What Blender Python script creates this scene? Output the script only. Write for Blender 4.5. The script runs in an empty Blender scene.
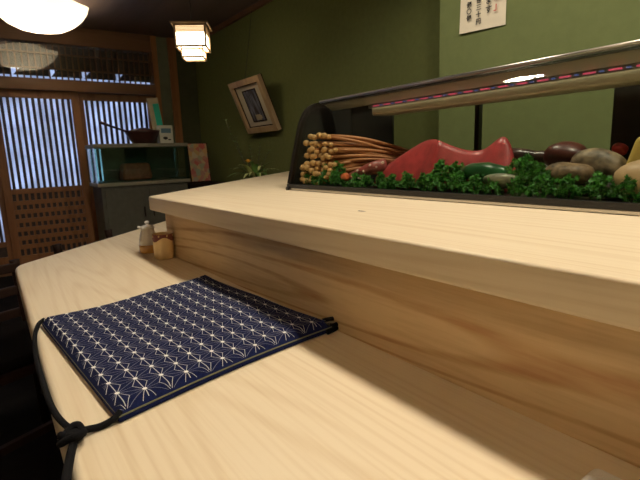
import bpy, bmesh, math, random
from mathutils import Vector, Matrix
random.seed(7)
PI = math.pi
scene = bpy.context.scene
COL = scene.collection
LIFT = 0.74            # counter top above the floor; geometry below is written with the counter top at z = 0
FLOOR = -LIFT
WALL_Y, WALL_X, CEIL = 5.4, 2.2, 1.65

# ------------------------------------------------------------------ materials
def new_mat(name):
    m = bpy.data.materials.new(name); m.use_nodes = True
    nt = m.node_tree; b = nt.nodes['Principled BSDF']
    return m, nt, b

def mat(name, col, rough=.6, metal=0., spec=.5, var=0., vscale=20., bump=0., bscale=200., sss=0., sss_r=(1, .3, .2), coat=0.):
    m, nt, b = new_mat(name)
    b.inputs['Base Color'].default_value = (*col, 1)
    b.inputs['Roughness'].default_value = rough
    b.inputs['Metallic'].default_value = metal
    b.inputs['Specular IOR Level'].default_value = spec
    b.inputs['Coat Weight'].default_value = coat
    if sss:
        b.inputs['Subsurface Weight'].default_value = sss
        b.inputs['Subsurface Radius'].default_value = sss_r
        b.inputs['Subsurface Scale'].default_value = .01
    tc = nt.nodes.new('ShaderNodeTexCoord')
    if var:
        n = nt.nodes.new('ShaderNodeTexNoise'); n.inputs['Scale'].default_value = vscale; n.inputs['Detail'].default_value = 5
        r = nt.nodes.new('ShaderNodeValToRGB')
        r.color_ramp.elements[0].position = .3; r.color_ramp.elements[1].position = .7
        r.color_ramp.elements[0].color = (*[c*(1-var) for c in col], 1)
        r.color_ramp.elements[1].color = (*[min(1, c*(1+var)) for c in col], 1)
        nt.links.new(tc.outputs['Object'], n.inputs['Vector'])
        nt.links.new(n.outputs['Fac'], r.inputs['Fac'])
        nt.links.new(r.outputs['Color'], b.inputs['Base Color'])
    if bump:
        n = nt.nodes.new('ShaderNodeTexNoise'); n.inputs['Scale'].default_value = bscale; n.inputs['Detail'].default_value = 4
        bp = nt.nodes.new('ShaderNodeBump'); bp.inputs['Strength'].default_value = bump; bp.inputs['Distance'].default_value = .002
        nt.links.new(tc.outputs['Object'], n.inputs['Vector'])
        nt.links.new(n.outputs['Fac'], bp.inputs['Height'])
        nt.links.new(bp.outputs['Normal'], b.inputs['Normal'])
    return m

def wood(name, light, dark, stretch=(1, .06, 1), scale=30., dist=4., rough=.5, contrast=(.35, .75), amount=.5, spec=.35):
    """grain: distorted bands stretched along one axis, plus fine fibres"""
    m, nt, b = new_mat(name)
    b.inputs['Roughness'].default_value = rough
    b.inputs['Specular IOR Level'].default_value = spec
    L = nt.links.new
    tc = nt.nodes.new('ShaderNodeTexCoord')
    mp = nt.nodes.new('ShaderNodeMapping'); mp.inputs['Scale'].default_value = stretch
    L(tc.outputs['Object'], mp.inputs['Vector'])
    big = nt.nodes.new('ShaderNodeTexNoise'); big.inputs['Scale'].default_value = scale*.22; big.inputs['Detail'].default_value = 1; big.inputs['Roughness'].default_value = .3; big.inputs['Distortion'].default_value = .5
    L(mp.outputs['Vector'], big.inputs['Vector'])
    mul = nt.nodes.new('ShaderNodeMath'); mul.operation = 'MULTIPLY'; mul.inputs[1].default_value = dist*6
    L(big.outputs['Fac'], mul.inputs[0])
    sn = nt.nodes.new('ShaderNodeMath'); sn.operation = 'SINE'; L(mul.outputs[0], sn.inputs[0])
    half = nt.nodes.new('ShaderNodeMath'); half.operation = 'MULTIPLY_ADD'; half.inputs[1].default_value = .5; half.inputs[2].default_value = .5
    L(sn.outputs[0], half.inputs[0])
    ramp = nt.nodes.new('ShaderNodeValToRGB')
    ramp.color_ramp.elements[0].position = contrast[0]; ramp.color_ramp.elements[1].position = contrast[1]
    ramp.color_ramp.elements[0].color = (0, 0, 0, 1); ramp.color_ramp.elements[1].color = (1, 1, 1, 1)
    L(half.outputs[0], ramp.inputs['Fac'])
    fine = nt.nodes.new('ShaderNodeTexNoise'); fine.inputs['Scale'].default_value = scale*4; fine.inputs['Detail'].default_value = 4
    L(mp.outputs['Vector'], fine.inputs['Vector'])
    mx0 = nt.nodes.new('ShaderNodeMath'); mx0.operation = 'MULTIPLY'; L(ramp.outputs['Color'], mx0.inputs[0]); L(fine.outputs['Fac'], mx0.inputs[1])
    am = nt.nodes.new('ShaderNodeMath'); am.operation = 'MULTIPLY'; am.inputs[1].default_value = amount*2; am.use_clamp = True
    L(mx0.outputs[0], am.inputs[0])
    mp2 = nt.nodes.new('ShaderNodeMapping'); mp2.inputs['Scale'].default_value = [v if v == 1 else v*.35 for v in stretch]
    L(tc.outputs['Object'], mp2.inputs['Vector'])
    fib = nt.nodes.new('ShaderNodeTexNoise'); fib.inputs['Scale'].default_value = scale*9; fib.inputs['Detail'].default_value = 3
    L(mp2.outputs['Vector'], fib.inputs['Vector'])
    fr = nt.nodes.new('ShaderNodeMapRange'); fr.inputs['From Min'].default_value = .45; fr.inputs['From Max'].default_value = .8; fr.inputs['To Max'].default_value = .45
    L(fib.outputs['Fac'], fr.inputs['Value'])
    sm = nt.nodes.new('ShaderNodeMath'); sm.operation = 'ADD'; sm.use_clamp = True
    L(am.outputs[0], sm.inputs[0]); L(fr.outputs['Result'], sm.inputs[1]); am = sm
    mix = nt.nodes.new('ShaderNodeMix'); mix.data_type = 'RGBA'
    mix.inputs[6].default_value = (*light, 1); mix.inputs[7].default_value = (*dark, 1)
    L(am.outputs[0], mix.inputs[0])
    L(mix.outputs[2], b.inputs['Base Color'])
    return m

def glass(name, tint=(1, 1, 1), rough=.02, base=.04):
    m = bpy.data.materials.new(name); m.use_nodes = True
    nt = m.node_tree; nt.nodes.clear(); L = nt.links.new
    out = nt.nodes.new('ShaderNodeOutputMaterial'); mx = nt.nodes.new('ShaderNodeMixShader')
    tr = nt.nodes.new('ShaderNodeBsdfTransparent'); tr.inputs[0].default_value = (*tint, 1)
    gl = nt.nodes.new('ShaderNodeBsdfGlossy'); gl.inputs['Roughness'].default_value = rough
    lw = nt.nodes.new('ShaderNodeLayerWeight'); lw.inputs['Blend'].default_value = .5
    pw = nt.nodes.new('ShaderNodeMath'); pw.operation = 'POWER'; pw.inputs[1].default_value = 5; L(lw.outputs['Facing'], pw.inputs[0])
    ma = nt.nodes.new('ShaderNodeMath'); ma.operation = 'MULTIPLY_ADD'; ma.inputs[1].default_value = 1-base; ma.inputs[2].default_value = base; L(pw.outputs[0], ma.inputs[0])
    L(ma.outputs[0], mx.inputs[0]); L(tr.outputs[0], mx.inputs[1]); L(gl.outputs[0], mx.inputs[2]); L(mx.outputs[0], out.inputs[0])
    return m

def translucent(name, col, diffuse=.4, var=0., vscale=6.):
    m = bpy.data.materials.new(name); m.use_nodes = True
    nt = m.node_tree; nt.nodes.clear(); L = nt.links.new
    out = nt.nodes.new('ShaderNodeOutputMaterial'); mx = nt.nodes.new('ShaderNodeMixShader'); mx.inputs[0].default_value = diffuse
    t = nt.nodes.new('ShaderNodeBsdfTranslucent'); d = nt.nodes.new('ShaderNodeBsdfDiffuse')
    t.inputs[0].default_value = (*col, 1); d.inputs[0].default_value = (*col, 1)
    if var:
        tc = nt.nodes.new('ShaderNodeTexCoord'); n = nt.nodes.new('ShaderNodeTexNoise'); n.inputs['Scale'].default_value = vscale
        r = nt.nodes.new('ShaderNodeValToRGB'); r.color_ramp.elements[0].position = .35; r.color_ramp.elements[1].position = .65
        r.color_ramp.elements[0].color = (*[c*(1-var) for c in col], 1); r.color_ramp.elements[1].color = (*col, 1)
        L(tc.outputs['Object'], n.inputs['Vector']); L(n.outputs['Fac'], r.inputs['Fac']); L(r.outputs['Color'], t.inputs[0])
    L(t.outputs[0], mx.inputs[1]); L(d.outputs[0], mx.inputs[2]); L(mx.outputs[0], out.inputs[0])
    return m

def emit(name, col, s):
    m, nt, b = new_mat(name)
    b.inputs['Base Color'].default_value = (*col, 1)
    b.inputs['Emission Color'].default_value = (*col, 1)
    b.inputs['Emission Strength'].default_value = s
    return m

M = {}
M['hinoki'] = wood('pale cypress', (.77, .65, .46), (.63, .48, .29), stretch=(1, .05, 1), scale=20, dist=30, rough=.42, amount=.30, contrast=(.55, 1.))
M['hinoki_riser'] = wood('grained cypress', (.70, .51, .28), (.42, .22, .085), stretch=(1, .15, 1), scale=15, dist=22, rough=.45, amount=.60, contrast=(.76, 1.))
M['door_wood'] = wood('brown door wood', (.31, .14, .056), (.19, .08, .03), stretch=(1, 1, .08), scale=30, dist=2, rough=.45, amount=.5)
M['beam_wood'] = wood('brown beam wood', (.17, .085, .042), (.10, .05, .026), stretch=(.08, 1, 1), scale=30, dist=2, rough=.45, amount=.5)
M['slat_wood'] = mat('dark slat wood', (.045, .028, .022), .5, var=.3, vscale=40)
M['ceiling'] = wood('dark ceiling boards', (.15, .105, .085), (.10, .07, .058), stretch=(1, .05, 1), scale=14, dist=2, rough=.5, amount=.5)
M['floor'] = mat('dark stone floor', (.010, .009, .009), .95, spec=.04, var=.3, vscale=8, bump=.2, bscale=40)
M['green_wall'] = mat('olive plaster', (.118, .136, .046), .92, spec=.15, var=.06, vscale=30, bump=.25, bscale=260)
M['green_pillar_lit'] = mat('olive plaster lit lighter', (.148, .178, .070), .9, spec=.15, var=.05, vscale=24, bump=.25, bscale=260)  # wall plaster in a lighter tone, for the stronger light near the kitchen lamps
M['grey_green'] = mat('grey green plaster', (.14, .16, .105), .85, spec=.2, var=.08, vscale=14)
M['dark_green'] = mat('dark olive plaster', (.075, .085, .045), .9, spec=.15, var=.08, vscale=14)
M['plain_wall'] = mat('dim brown plaster', (.14, .10, .065), .9, spec=.1, var=.08, vscale=10)
M['frost'] = translucent('frosted pane', (.80, .86, .98), .25, var=.30, vscale=5)
M['glass'] = glass('clear glass', (.97, .98, .97))
M['case_glass'] = glass('display case glass', (.93, .95, .92), .03, .045)
M['transom_glass'] = glass('transom glass', (.97, .98, .97), .02, .07)
M['tank_glass'] = glass('tank glass', (.75, .9, .85), .03, .05)
M['black'] = mat('black enamel', (.012, .012, .012), .35, var=.2)
M['blackpanel'] = mat('smoked black panel', (.026, .024, .020), .25, var=.2, vscale=8)
M['bronze'] = mat('dark bronze metal', (.05, .042, .034), .32, metal=.8)
M['steel'] = mat('brushed steel', (.62, .59, .54), .28, metal=1., bump=.05, bscale=400)
M['evap'] = mat('grey aluminium', (.52, .47, .34), .6, metal=.1, var=.08, vscale=30)
M['sheen_plate'] = mat('glass sheen tone', (.54, .54, .42), .5, metal=.35, var=.06, vscale=12)  # greenish tone stands in for the wall reflected in the upper glass
M['white'] = mat('white ceramic', (.82, .80, .76), .25, coat=.4)
M['towel'] = mat('white towelling', (.85, .84, .80), .95, bump=.6, bscale=500)
M['cream_cup'] = mat('cream yellow glaze', (.70, .52, .24), .35, var=.06, vscale=30, coat=.3)
M['maroon'] = mat('maroon glaze', (.16, .035, .03), .4)
M['amber'] = mat('amber soy', (.55, .28, .06), .2, coat=.5)
M['bottle'] = mat('milky glass', (.66, .62, .54), .15, coat=.6)
M['paper'] = mat('cream paper', (.72, .65, .50), .85, var=.04, vscale=20)
M['ink'] = mat('black ink', (.02, .018, .015), .7)
M['redink'] = mat('red ink', (.55, .05, .04), .7)
M['chair'] = wood('dark chair wood', (.024, .012, .008), (.014, .007, .005), stretch=(1, 1, .1), scale=30, dist=2, rough=.6, spec=.12)
M['seatpad'] = mat('black seat cloth', (.008, .007, .007), .95, spec=.05, bump=.3)
M['navy'] = mat('navy cotton', (.007, .011, .050), .95, spec=.1, var=.25, vscale=300, bump=.5, bscale=900)
M['thread'] = mat('off-white print', (.46, .46, .45), .9, spec=.1)
M['thread2'] = mat('greyish print', (.19, .20, .26), .9, spec=.1)
M['thread3'] = mat('bright print', (.78, .77, .72), .9, spec=.1)
M['lining'] = mat('greenish inner cloth', (.12, .12, .07), .95)
M['cord'] = mat('black cord', (.004, .004, .005), .85, spec=.15, bump=.5, bscale=700)
M['frame_wood'] = wood('light frame wood', (.40, .28, .15), (.27, .17, .09), stretch=(1, 1, .1), scale=40, dist=2, rough=.5)
M['mat_board'] = mat('ivory mat board', (.52, .47, .36), .9, var=.04)
M['teal'] = mat('teal plastic', (.02, .50, .36), .4)
M['beige'] = mat('beige card', (.46, .38, .25), .7, var=.1)
M['tank_board'] = mat('grey green board', (.23, .215, .15), .6, var=.12, vscale=20)
M['stand_board'] = mat('olive grey board', (.095, .092, .065), .6, var=.12, vscale=20)
M['tank_dark'] = mat('dark green tank back', (.012, .035, .024), .4, var=.4, vscale=9)
M['pot'] = mat('brown pot', (.42, .10, .05), .6, var=.2)
M['pan'] = mat('dark red lacquer', (.045, .014, .012), .35, var=.2)
M['carton'] = mat('white carton', (.62, .62, .52), .6, var=.05)
M['cartonblue'] = mat('blue carton print', (.10, .20, .26), .6)
M['leaf'] = mat('plant leaf', (.09, .19, .035), .55, var=.4, vscale=25)
M['leaf2'] = mat('pale striped leaf', (.50, .56, .22), .55, var=.4, vscale=40)
M['twig'] = mat('brown twig', (.07, .07, .03), .7)
M['bloom'] = mat('yellow bloom', (.75, .38, .05), .6, var=.2)
M['vase'] = mat('dark vase', (.04, .035, .03), .35)
M['parsley'] = mat('parsley leaf', (.055, .23, .030), .45, var=.8, vscale=60, sss=.0)
M['parsley_stem'] = mat('parsley stem', (.06, .2, .03), .5)
M['tuna'] = mat('red tuna flesh', (.34, .040, .042), .36, var=.22, vscale=45, bump=.25, bscale=120, sss=.08, sss_r=(1, .25, .2))
M['stalk_head'] = mat('pale tan head', (.62, .36, .14), .5, var=.25, vscale=60)
M['stalk_stem'] = wood('red brown stem', (.40, .165, .06), (.20, .06, .028), stretch=(1, .1, 1), scale=60, dist=2, rough=.4)
M['octo'] = mat('octopus skin', (.30, .07, .06), .35, var=.3, vscale=60)
M['sucker'] = mat('pale sucker', (.75, .55, .48), .4)
M['orange'] = mat('orange seafood', (.75, .17, .06), .35, var=.2, vscale=60)
M['cucumber'] = mat('cucumber skin', (.02, .10, .03), .3, var=.4, vscale=30)
M['fish'] = mat('silver fish skin', (.32, .31, .24), .3, metal=.25, var=.25, vscale=40)
M['siphon'] = mat('dark siphon skin', (.045, .024, .018), .3, var=.8, vscale=40, bump=.8, bscale=60)
M['dome'] = mat('dark red clam flesh', (.075, .020, .014), .35, var=.3, vscale=30)
M['shell'] = mat('grey brown shell', (.15, .11, .065), .5, var=.8, vscale=48, bump=.7, bscale=70)
M['shell2'] = mat('tan brown shell', (.18, .115, .06), .5, var=.8, vscale=52, bump=.7, bscale=70)
M['omelette'] = mat('yellow omelette', (.52, .37, .09), .5, var=.1)
M['flesh'] = mat('pale beige flesh', (.62, .42, .24), .4, var=.12, vscale=30)
M['redpiece'] = mat('red shellfish', (.5, .04, .04), .35)
M['shade'] = translucent('white cloth shade', (.90, .84, .72), .3)
M['bulb_fill'] = emit('added fill bulb', (1.0, .84, .62), 330)  # for the added fill lamps only
M['bulb'] = emit('lit bulb', (1.0, .86, .64), 150)
M['washi'] = emit('lit washi paper', (1.0, .80, .52), 7.0)
M['washi_dim'] = emit('dim washi paper', (1.0, .70, .38), 1.4)
M['lamp_metal'] = mat('dark lamp metal', (.05, .04, .03), .4, metal=.6)
M['downlight'] = emit('lit downlight lens', (1.0, .88, .70), 30)
M['led_pink'] = emit('pink light', (1.0, .14, .26), .36)
M['led_blue'] = emit('blue light', (.15, .22, .6), .25)

# ------------------------------------------------------------------ mesh helpers
def box(bm, x0, x1, y0, y1, z0, z1, mi=0):
    vs = [bm.verts.new((x, y, z)) for x in (x0, x1) for y in (y0, y1) for z in (z0, z1)]
    for idx in ((0, 1, 3, 2), (4, 6, 7, 5), (0, 4, 5, 1), (2, 3, 7, 6), (0, 2, 6, 4), (1, 5, 7, 3)):
        f = bm.faces.new([vs[i] for i in idx]); f.material_index = mi

def prism(bm, pts, z0, z1, mi=0):
    lo = [bm.verts.new((x, y, z0)) for x, y in pts]; hi = [bm.verts.new((x, y, z1)) for x, y in pts]
    n = len(pts)
    fs = [bm.faces.new(lo[::-1]), bm.faces.new(hi)]
    for i in range(n):
        fs.append(bm.faces.new((lo[i], lo[(i+1) % n], hi[(i+1) % n], hi[i])))
    for f in fs: f.material_index = mi

def tube(bm, pts, rad, n=8, mi=0, flat=1.):
    pts = [Vector(p) for p in pts]
    if not hasattr(rad, '__len__'): rad = [rad]*len(pts)
    rings = []; up = None
    for i, p in enumerate(pts):
        d = (pts[min(i+1, len(pts)-1)] - pts[max(i-1, 0)]).normalized()
        ref = Vector((0, 0, 1)) if abs(d.z) < .95 else Vector((1, 0, 0))
        if up is not None and (up - d*up.dot(d)).length > .1: ref = up
        a = (ref - d*ref.dot(d)).normalized(); up = a; b = d.cross(a)
        rings.append([bm.verts.new(p + rad[i]*(a*math.cos(2*PI*k/n)*flat + b*math.sin(2*PI*k/n))) for k in range(n)])
    for i in range(len(rings)-1):
        for k in range(n):
            f = bm.faces.new((rings[i][k], rings[i][(k+1) % n], rings[i+1][(k+1) % n], rings[i+1][k])); f.material_index = mi
    bm.faces.new(rings[0][::-1]).material_index = mi; bm.faces.new(rings[-1]).material_index = mi

def lathe(bm, prof, cx=0, cy=0, n=24, mi=0, closed=True, squash=1.):
    rings = []
    for r, z in prof:
        rings.append([bm.verts.new((cx+r*math.cos(2*PI*k/n), cy+squash*r*math.sin(2*PI*k/n), z)) for k in range(n)])
    for i in range(len(rings)-1):
        for k in range(n):
            f = bm.faces.new((rings[i][k], rings[i][(k+1) % n], rings[i+1][(k+1) % n], rings[i+1][k])); f.material_index = mi
    if closed:
        bm.faces.new(rings[0][::-1]).material_index = mi; bm.faces.new(rings[-1]).material_index = mi

def blob(bm, c, r, seed=0, amp=.08, mi=0, sub=3, rot=None):
    """ellipsoid with a lumpy skin"""
    rnd = random.Random(seed)
    ph = [(Vector((rnd.uniform(-1, 1), rnd.uniform(-1, 1), rnd.uniform(-1, 1)))*rnd.uniform(2, 5), rnd.uniform(0, 6)) for _ in range(5)]
    g = bmesh.ops.create_icosphere(bm, subdivisions=sub, radius=1.)
    R = rot.to_matrix() if rot is not None else Matrix.Identity(3)
    for v in g['verts']:
        p = v.co.copy()
        k = 1 + amp*sum(math.sin(p.dot(d)+o) for d, o in ph)/2
        q = Vector((p.x*r[0]*k, p.y*r[1]*k, p.z*r[2]*k))
        v.co = R @ q + Vector(c)
    for f in {f for v in g['verts'] for f in v.link_faces}: f.material_index = mi

def obj(name, bm, mats, parent=None, smooth=False, bevel=0., seg=2, local=False, sub=0):
    me = bpy.data.meshes.new(name)
    bmesh.ops.recalc_face_normals(bm, faces=bm.faces)
    bm.to_mesh(me); bm.free()
    if not isinstance(mats, (list, tuple)): mats = [mats]
    for m in mats: me.materials.append(m)
    o = bpy.data.objects.new(name, me); COL.objects.link(o)
    if parent is not None:
        if not local:
            p, off = parent, Vector((0, 0, 0))
            while p is not None: off += Vector(p.location); p = p.parent
            me.transform(Matrix.Translation(-off))
        o.parent = parent
    if smooth:
        for pl in me.polygons: pl.use_smooth = True
    if bevel:
        b = o.modifiers.new('soft_edges', 'BEVEL'); b.width = bevel; b.segments = seg; b.limit_method = 'ANGLE'; b.angle_limit = .6
        if seg > 2:
            for pl in me.polygons: pl.use_smooth = True
            w = o.modifiers.new('wn', 'WEIGHTED_NORMAL')
    if sub:
        s = o.modifiers.new('sub', 'SUBSURF'); s.levels = sub; s.render_levels = sub
    return o

def thing(name, label, cat, loc=(0, 0, 0), rot=(0, 0, 0), group=None):
    o = bpy.data.objects.new(name, None); COL.objects.link(o)
    o.location = loc; o.rotation_euler = rot; o['label'] = label; o['category'] = cat
    if group: o['group'] = group
    return o

def tag(o, label, cat, group=None):
    o['label'] = label; o['category'] = cat
    if group: o['group'] = group
    return o

def struct(name, bm, m, parent=None, **k):
    o = obj(name, bm, m, parent, **k)
    if parent is None: o['kind'] = 'structure'
    return o

def dup(root, loc, rot=None, scale=None, label=None):
    r = root.copy(); COL.objects.link(r); r.location = loc
    if rot is not None: r.rotation_euler = rot
    if scale is not None: r.scale = (scale,)*3
    if label: r['label'] = label
    for ch in list(root.children):
        c = ch.copy(); COL.objects.link(c); c.parent = r
        for g in list(ch.children):
            d = g.copy(); COL.objects.link(d); d.parent = c
    return r

NB = bmesh.new

# ------------------------------------------------------------------ the room
bm = NB(); box(bm, -2.1, 2.6, -2.6, 5.7, FLOOR-.05, FLOOR); struct('floor', bm, M['floor'])
bm = NB(); box(bm, -2.1, 2.6, -2.6, 5.7, CEIL, CEIL+.05); struct('ceiling', bm, M['ceiling'])
bm = NB(); box(bm, WALL_X, WALL_X+.1, -2.6, WALL_Y, FLOOR, CEIL); struct('wall_right', bm, M['green_wall'])
bm = NB(); box(bm, 1.9, WALL_X, -2.6, 1.585, FLOOR, CEIL); struct('wall_right_projection', bm, M['green_pillar_lit'])
bm = NB(); box(bm, -2.1, -2.0, -2.6, WALL_Y, FLOOR, CEIL); struct('wall_left', bm, M['plain_wall'])
bm = NB(); box(bm, -2.0, WALL_X, -2.6, -2.5, FLOOR, CEIL); struct('wall_back', bm, M['plain_wall'])
# end wall: solid bits beside and around the doors
bm = NB(); box(bm, -2.0, -1.45, WALL_Y, WALL_Y+.12, FLOOR, CEIL); struct('wall_front_left', bm, M['plain_wall'])
bm = NB(); box(bm, 1.76, 1.885, WALL_Y, WALL_Y+.12, FLOOR, CEIL); struct('wall_front_strip', bm, M['grey_green'])
bm = NB(); box(bm, 1.97, WALL_X, WALL_Y, WALL_Y+.12, FLOOR, CEIL); struct('wall_front_right', bm, M['dark_green'])
bm = NB(); box(bm, 1.885, 1.97, WALL_Y-.03, WALL_Y+.12, FLOOR, CEIL); struct('trim_1', bm, M['door_wood'], bevel=.004)
bm = NB(); box(bm, 1.70, 1.76, WALL_Y-.03, WALL_Y+.12, FLOOR, CEIL); struct('trim_2', bm, M['door_wood'], bevel=.004)
bm = NB(); box(bm, -1.45, 1.70, WALL_Y-.02, WALL_Y+.12, 1.475, CEIL); struct('trim_3', bm, M['beam_wood'], bevel=.004)
bm = NB(); box(bm, -1.45, 1.70, WALL_Y-.05, WALL_Y+.12, 1.025, 1.135); struct('trim_4', bm, M['beam_wood'], bevel=.004)
bm = NB(); box(bm, -1.45, 1.70, WALL_Y-.03, WALL_Y+.12, FLOOR, FLOOR+.03); struct('trim_5', bm, M['beam_wood'])
bm = NB(); box(bm, WALL_X-.03, WALL_X, 1.585, WALL_Y, CEIL-.045, CEIL); struct('trim_6', bm, M['beam_wood'], bevel=.004)

# transom above the doors: lattice behind a pane, dark board added outside to block daylight, with a lit gap along the bottom
win = bpy.data.objects.new('window_1', None); COL.objects.link(win); win['kind'] = 'structure'
win.location = (.1, WALL_Y+.03, 1.135)
bm = NB(); box(bm, -1.45, 1.70, WALL_Y+.012, WALL_Y+.016, 1.137, 1.473); obj('pane', bm, M['transom_glass'], win)
bm = NB()
n = 58
for i in range(n):
    x = -1.42 + i*(3.10/(n-1)); box(bm, x-.007, x+.007, WALL_Y+.03, WALL_Y+.045, 1.137, 1.473)
obj('lattice', bm, M['beam_wood'], win)
bm = NB(); box(bm, -1.45, 1.70, WALL_Y+.022, WALL_Y+.05, 1.235, 1.25); box(bm, -1.45, 1.70, WALL_Y+.022, WALL_Y+.05, 1.375, 1.39)
obj('rail', bm, M['beam_wood'], win)
bm = NB(); box(bm, -1.45, 1.70, WALL_Y+.085, WALL_Y+.10, 1.252, 1.473)
gx = [-1.45, -.28, .05, .38, .70, 1.0, 1.33, 1.70]
for i in range(7):
    a, b = gx[i], gx[i+1]
    pts = [(a + (.085 if i else 0), 1.252), (a + (.02 if i else 0), 1.178), (b, 1.178), (b, 1.252)]
    va = [bm.verts.new((x, WALL_Y+.085, z)) for x, z in pts]; vb = [bm.verts.new((x, WALL_Y+.10, z)) for x, z in pts]
    bm.faces.new(va[::-1]); bm.faces.new(vb)
    for k in range(4): bm.faces.new((va[k], va[(k+1) % 4], vb[(k+1) % 4], vb[k]))
obj('blocking_board', bm, M['slat_wood'], win)  # added to keep the transom dark, gaps cut to leave bright triangles
bm = NB(); box(bm, -1.45, 1.70, WALL_Y+.105, WALL_Y+.11, 1.137, 1.473); obj('frosted_pane', bm, M['frost'], win)
# sliding lattice doors
def lattice_door(name, x0, x1, y, low, handle=None):
    d = bpy.data.objects.new(name, None); COL.objects.link(d); d['kind'] = 'structure'
    d.location = ((x0+x1)/2, y, FLOOR+.03)
    z0, z1 = FLOOR+.03, 1.03
    bm = NB()
    box(bm, x0, x0+.07, y-.018, y+.018, z0, z1); box(bm, x1-.07, x1, y-.018, y+.018, z0, z1)
    box(bm, x0+.07, x1-.07, y-.018, y+.018, z1-.075, z1); box(bm, x0+.07, x1-.07, y-.018, y+.018, low-.05, low); box(bm, x0+.07, x1-.07, y-.018, y+.018, z0, z0+.14)
    obj('door_frame', bm, M['door_wood'], d, bevel=.003)
    bm = NB(); n = 12
    for i in range(n):
        x = x0+.07 + (i+.5)*(x1-x0-.14)/n
        box(bm, x-.0125, x+.0125, y-.014, y+.004, low, z1-.075)
    obj('lattice', bm, M['slat_wood'], d)
    bm = NB(); box(bm, x0+.07, x1-.07, y+.006, y+.010, low, z1-.075); obj('pane', bm, M['frost'], d)
    bm = NB(); box(bm, x0+.07, x1-.07, y+.004, y+.012, z0+.14, low-.05); obj('back_panel', bm, M['slat_wood'], d)
    if low < -.2: return d
    bm = NB(); h = low-.05-(z0+.14); rows = 7; cols = 12
    for r in range(1, rows):
        z = z0+.14 + r*h/rows; box(bm, x0+.07, x1-.07, y-.018, y+.004, z-.021, z+.021)
    for r in range(rows):
        for c in range(cols):
            x = x0+.07 + (c + (.25 if r % 2 else .75))*(x1-x0-.14)/cols
            za = z0+.14 + r*h/rows
            box(bm, x-.010, x+.010, y-.010, y+.004, za, za+h/rows)
    obj('basket_lattice', bm, M['door_wood'], d)
    return d
lattice_door('door_1', .17, .93, WALL_Y+.03, .09)
lattice_door('door_2', -.62, .20, WALL_Y+.08, -.42)
lattice_door('door_3', .91, 1.70, WALL_Y+.08, .09)
lattice_door('door_4', -1.45, -.60, WALL_Y+.03, .09)

# ------------------------------------------------------------------ sushi counter
s = math.sqrt(.5)
ctr = thing('sushi_counter', 'pale cypress sushi counter with raised shelf bending round the corner', 'counter', (.5, .8, FLOOR))
def bent(edge_near, corner, inner, yend=-.9):
    """outline of a board whose outer edge runs from edge_near to corner and then turns 45 degrees to the right wall"""
    cx, cy = corner; t = WALL_X - cx
    k = math.tan(PI/8)
    return [(edge_near, yend), (cx, cy), (WALL_X-.002, cy+t-.002), (WALL_X-.002, cy+t-inner/s), (cx+inner, cy-inner*k), (cx+inner, yend)]
def rounded(pts, i, r, n=6):
    p, a, b = Vector(pts[i]), Vector(pts[i-1]), Vector(pts[(i+1) % len(pts)])
    u, v = (a-p).normalized(), (b-p).normalized()
    A, B = p+u*r, p+v*r
    arc = [tuple(A*(1-t)**2 + p*2*t*(1-t) + B*t*t) for t in [k/n for k in range(n+1)]]
    return pts[:i] + arc + pts[i+1:]
lo = bent(.016, (.054, 1.775), .50)
bm = NB(); prism(bm, rounded(lo, 1, .045), -.055, 0); obj('counter_top', bm, M['hinoki'], ctr, bevel=.012, seg=4)
bm = NB(); prism(bm, rounded(bent(.450, (.450, 1.605), .70), 1, .012), .156, .202); obj('raised_shelf', bm, M['hinoki'], ctr, bevel=.005, seg=3)
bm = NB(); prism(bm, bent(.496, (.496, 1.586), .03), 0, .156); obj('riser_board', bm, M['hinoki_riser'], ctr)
bm = NB(); prism(bm, bent(.36, (.36, 1.645), .04), FLOOR, -.055); obj('front_panel', bm, M['chair'], ctr)
bm = NB(); prism(bm, bent(1.10, (1.10, 1.30), .03), FLOOR, .156); obj('kitchen_panel', bm, M['chair'], ctr)
bm = NB(); blob(bm, (.63, .725, .2021), (.004, .012, .0006), 3, .3, sub=2); obj('wood_scar', bm, M['pan'], ctr)

# ------------------------------------------------------------------ glass display case
Y0, Y1 = -.25, 1.39
case = thing('display_case', 'long curved glass sushi display case standing on the raised shelf', 'display case', (1.02, .57, .202))
XF, XB = .868, 1.17
bm = NB(); box(bm, XF, XB, Y0, Y1, .202, .211); obj('steel_strip', bm, M['steel'], case, bevel=.002)
bm = NB(); box(bm, XF-.002, XF+.012, Y0, Y1, .211, .223); box(bm, XB-.012, XB, Y0, Y1, .211, .223); box(bm, XF+.012, XB-.012, Y0, Y0+.012, .211, .223); box(bm, XF+.012, XB-.012, Y1-.012, Y1, .211, .223)
obj('base_frame', bm, M['black'], case)
bm = NB(); box(bm, XF+.012, XB-.012, Y0+.012, Y1-.012, .211, .2155); obj('tray', bm, M['bronze'], case)
prof = [(.872, .223), (.884, .27), (.897, .32), (.911, .37), (.924, .415), (.935, .442), (.950, .466), (.969, .484), (.992, .495), (1.020, .500)]
def refine(prof, k=4):
    out = []
    for i in range(len(prof)-1):
        p0, p1, p2, p3 = (Vector(prof[j]) for j in (max(i-1, 0), i, i+1, min(i+2, len(prof)-1)))
        for q in range(k):
            t = q/k; out.append(tuple(.5*((2*p1)+(p2-p0)*t+(2*p0-5*p1+4*p2-p3)*t*t+(3*p1-p0-3*p2+p3)*t**3)))
    return out + [prof[-1]]
prof = refine(prof)
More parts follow.
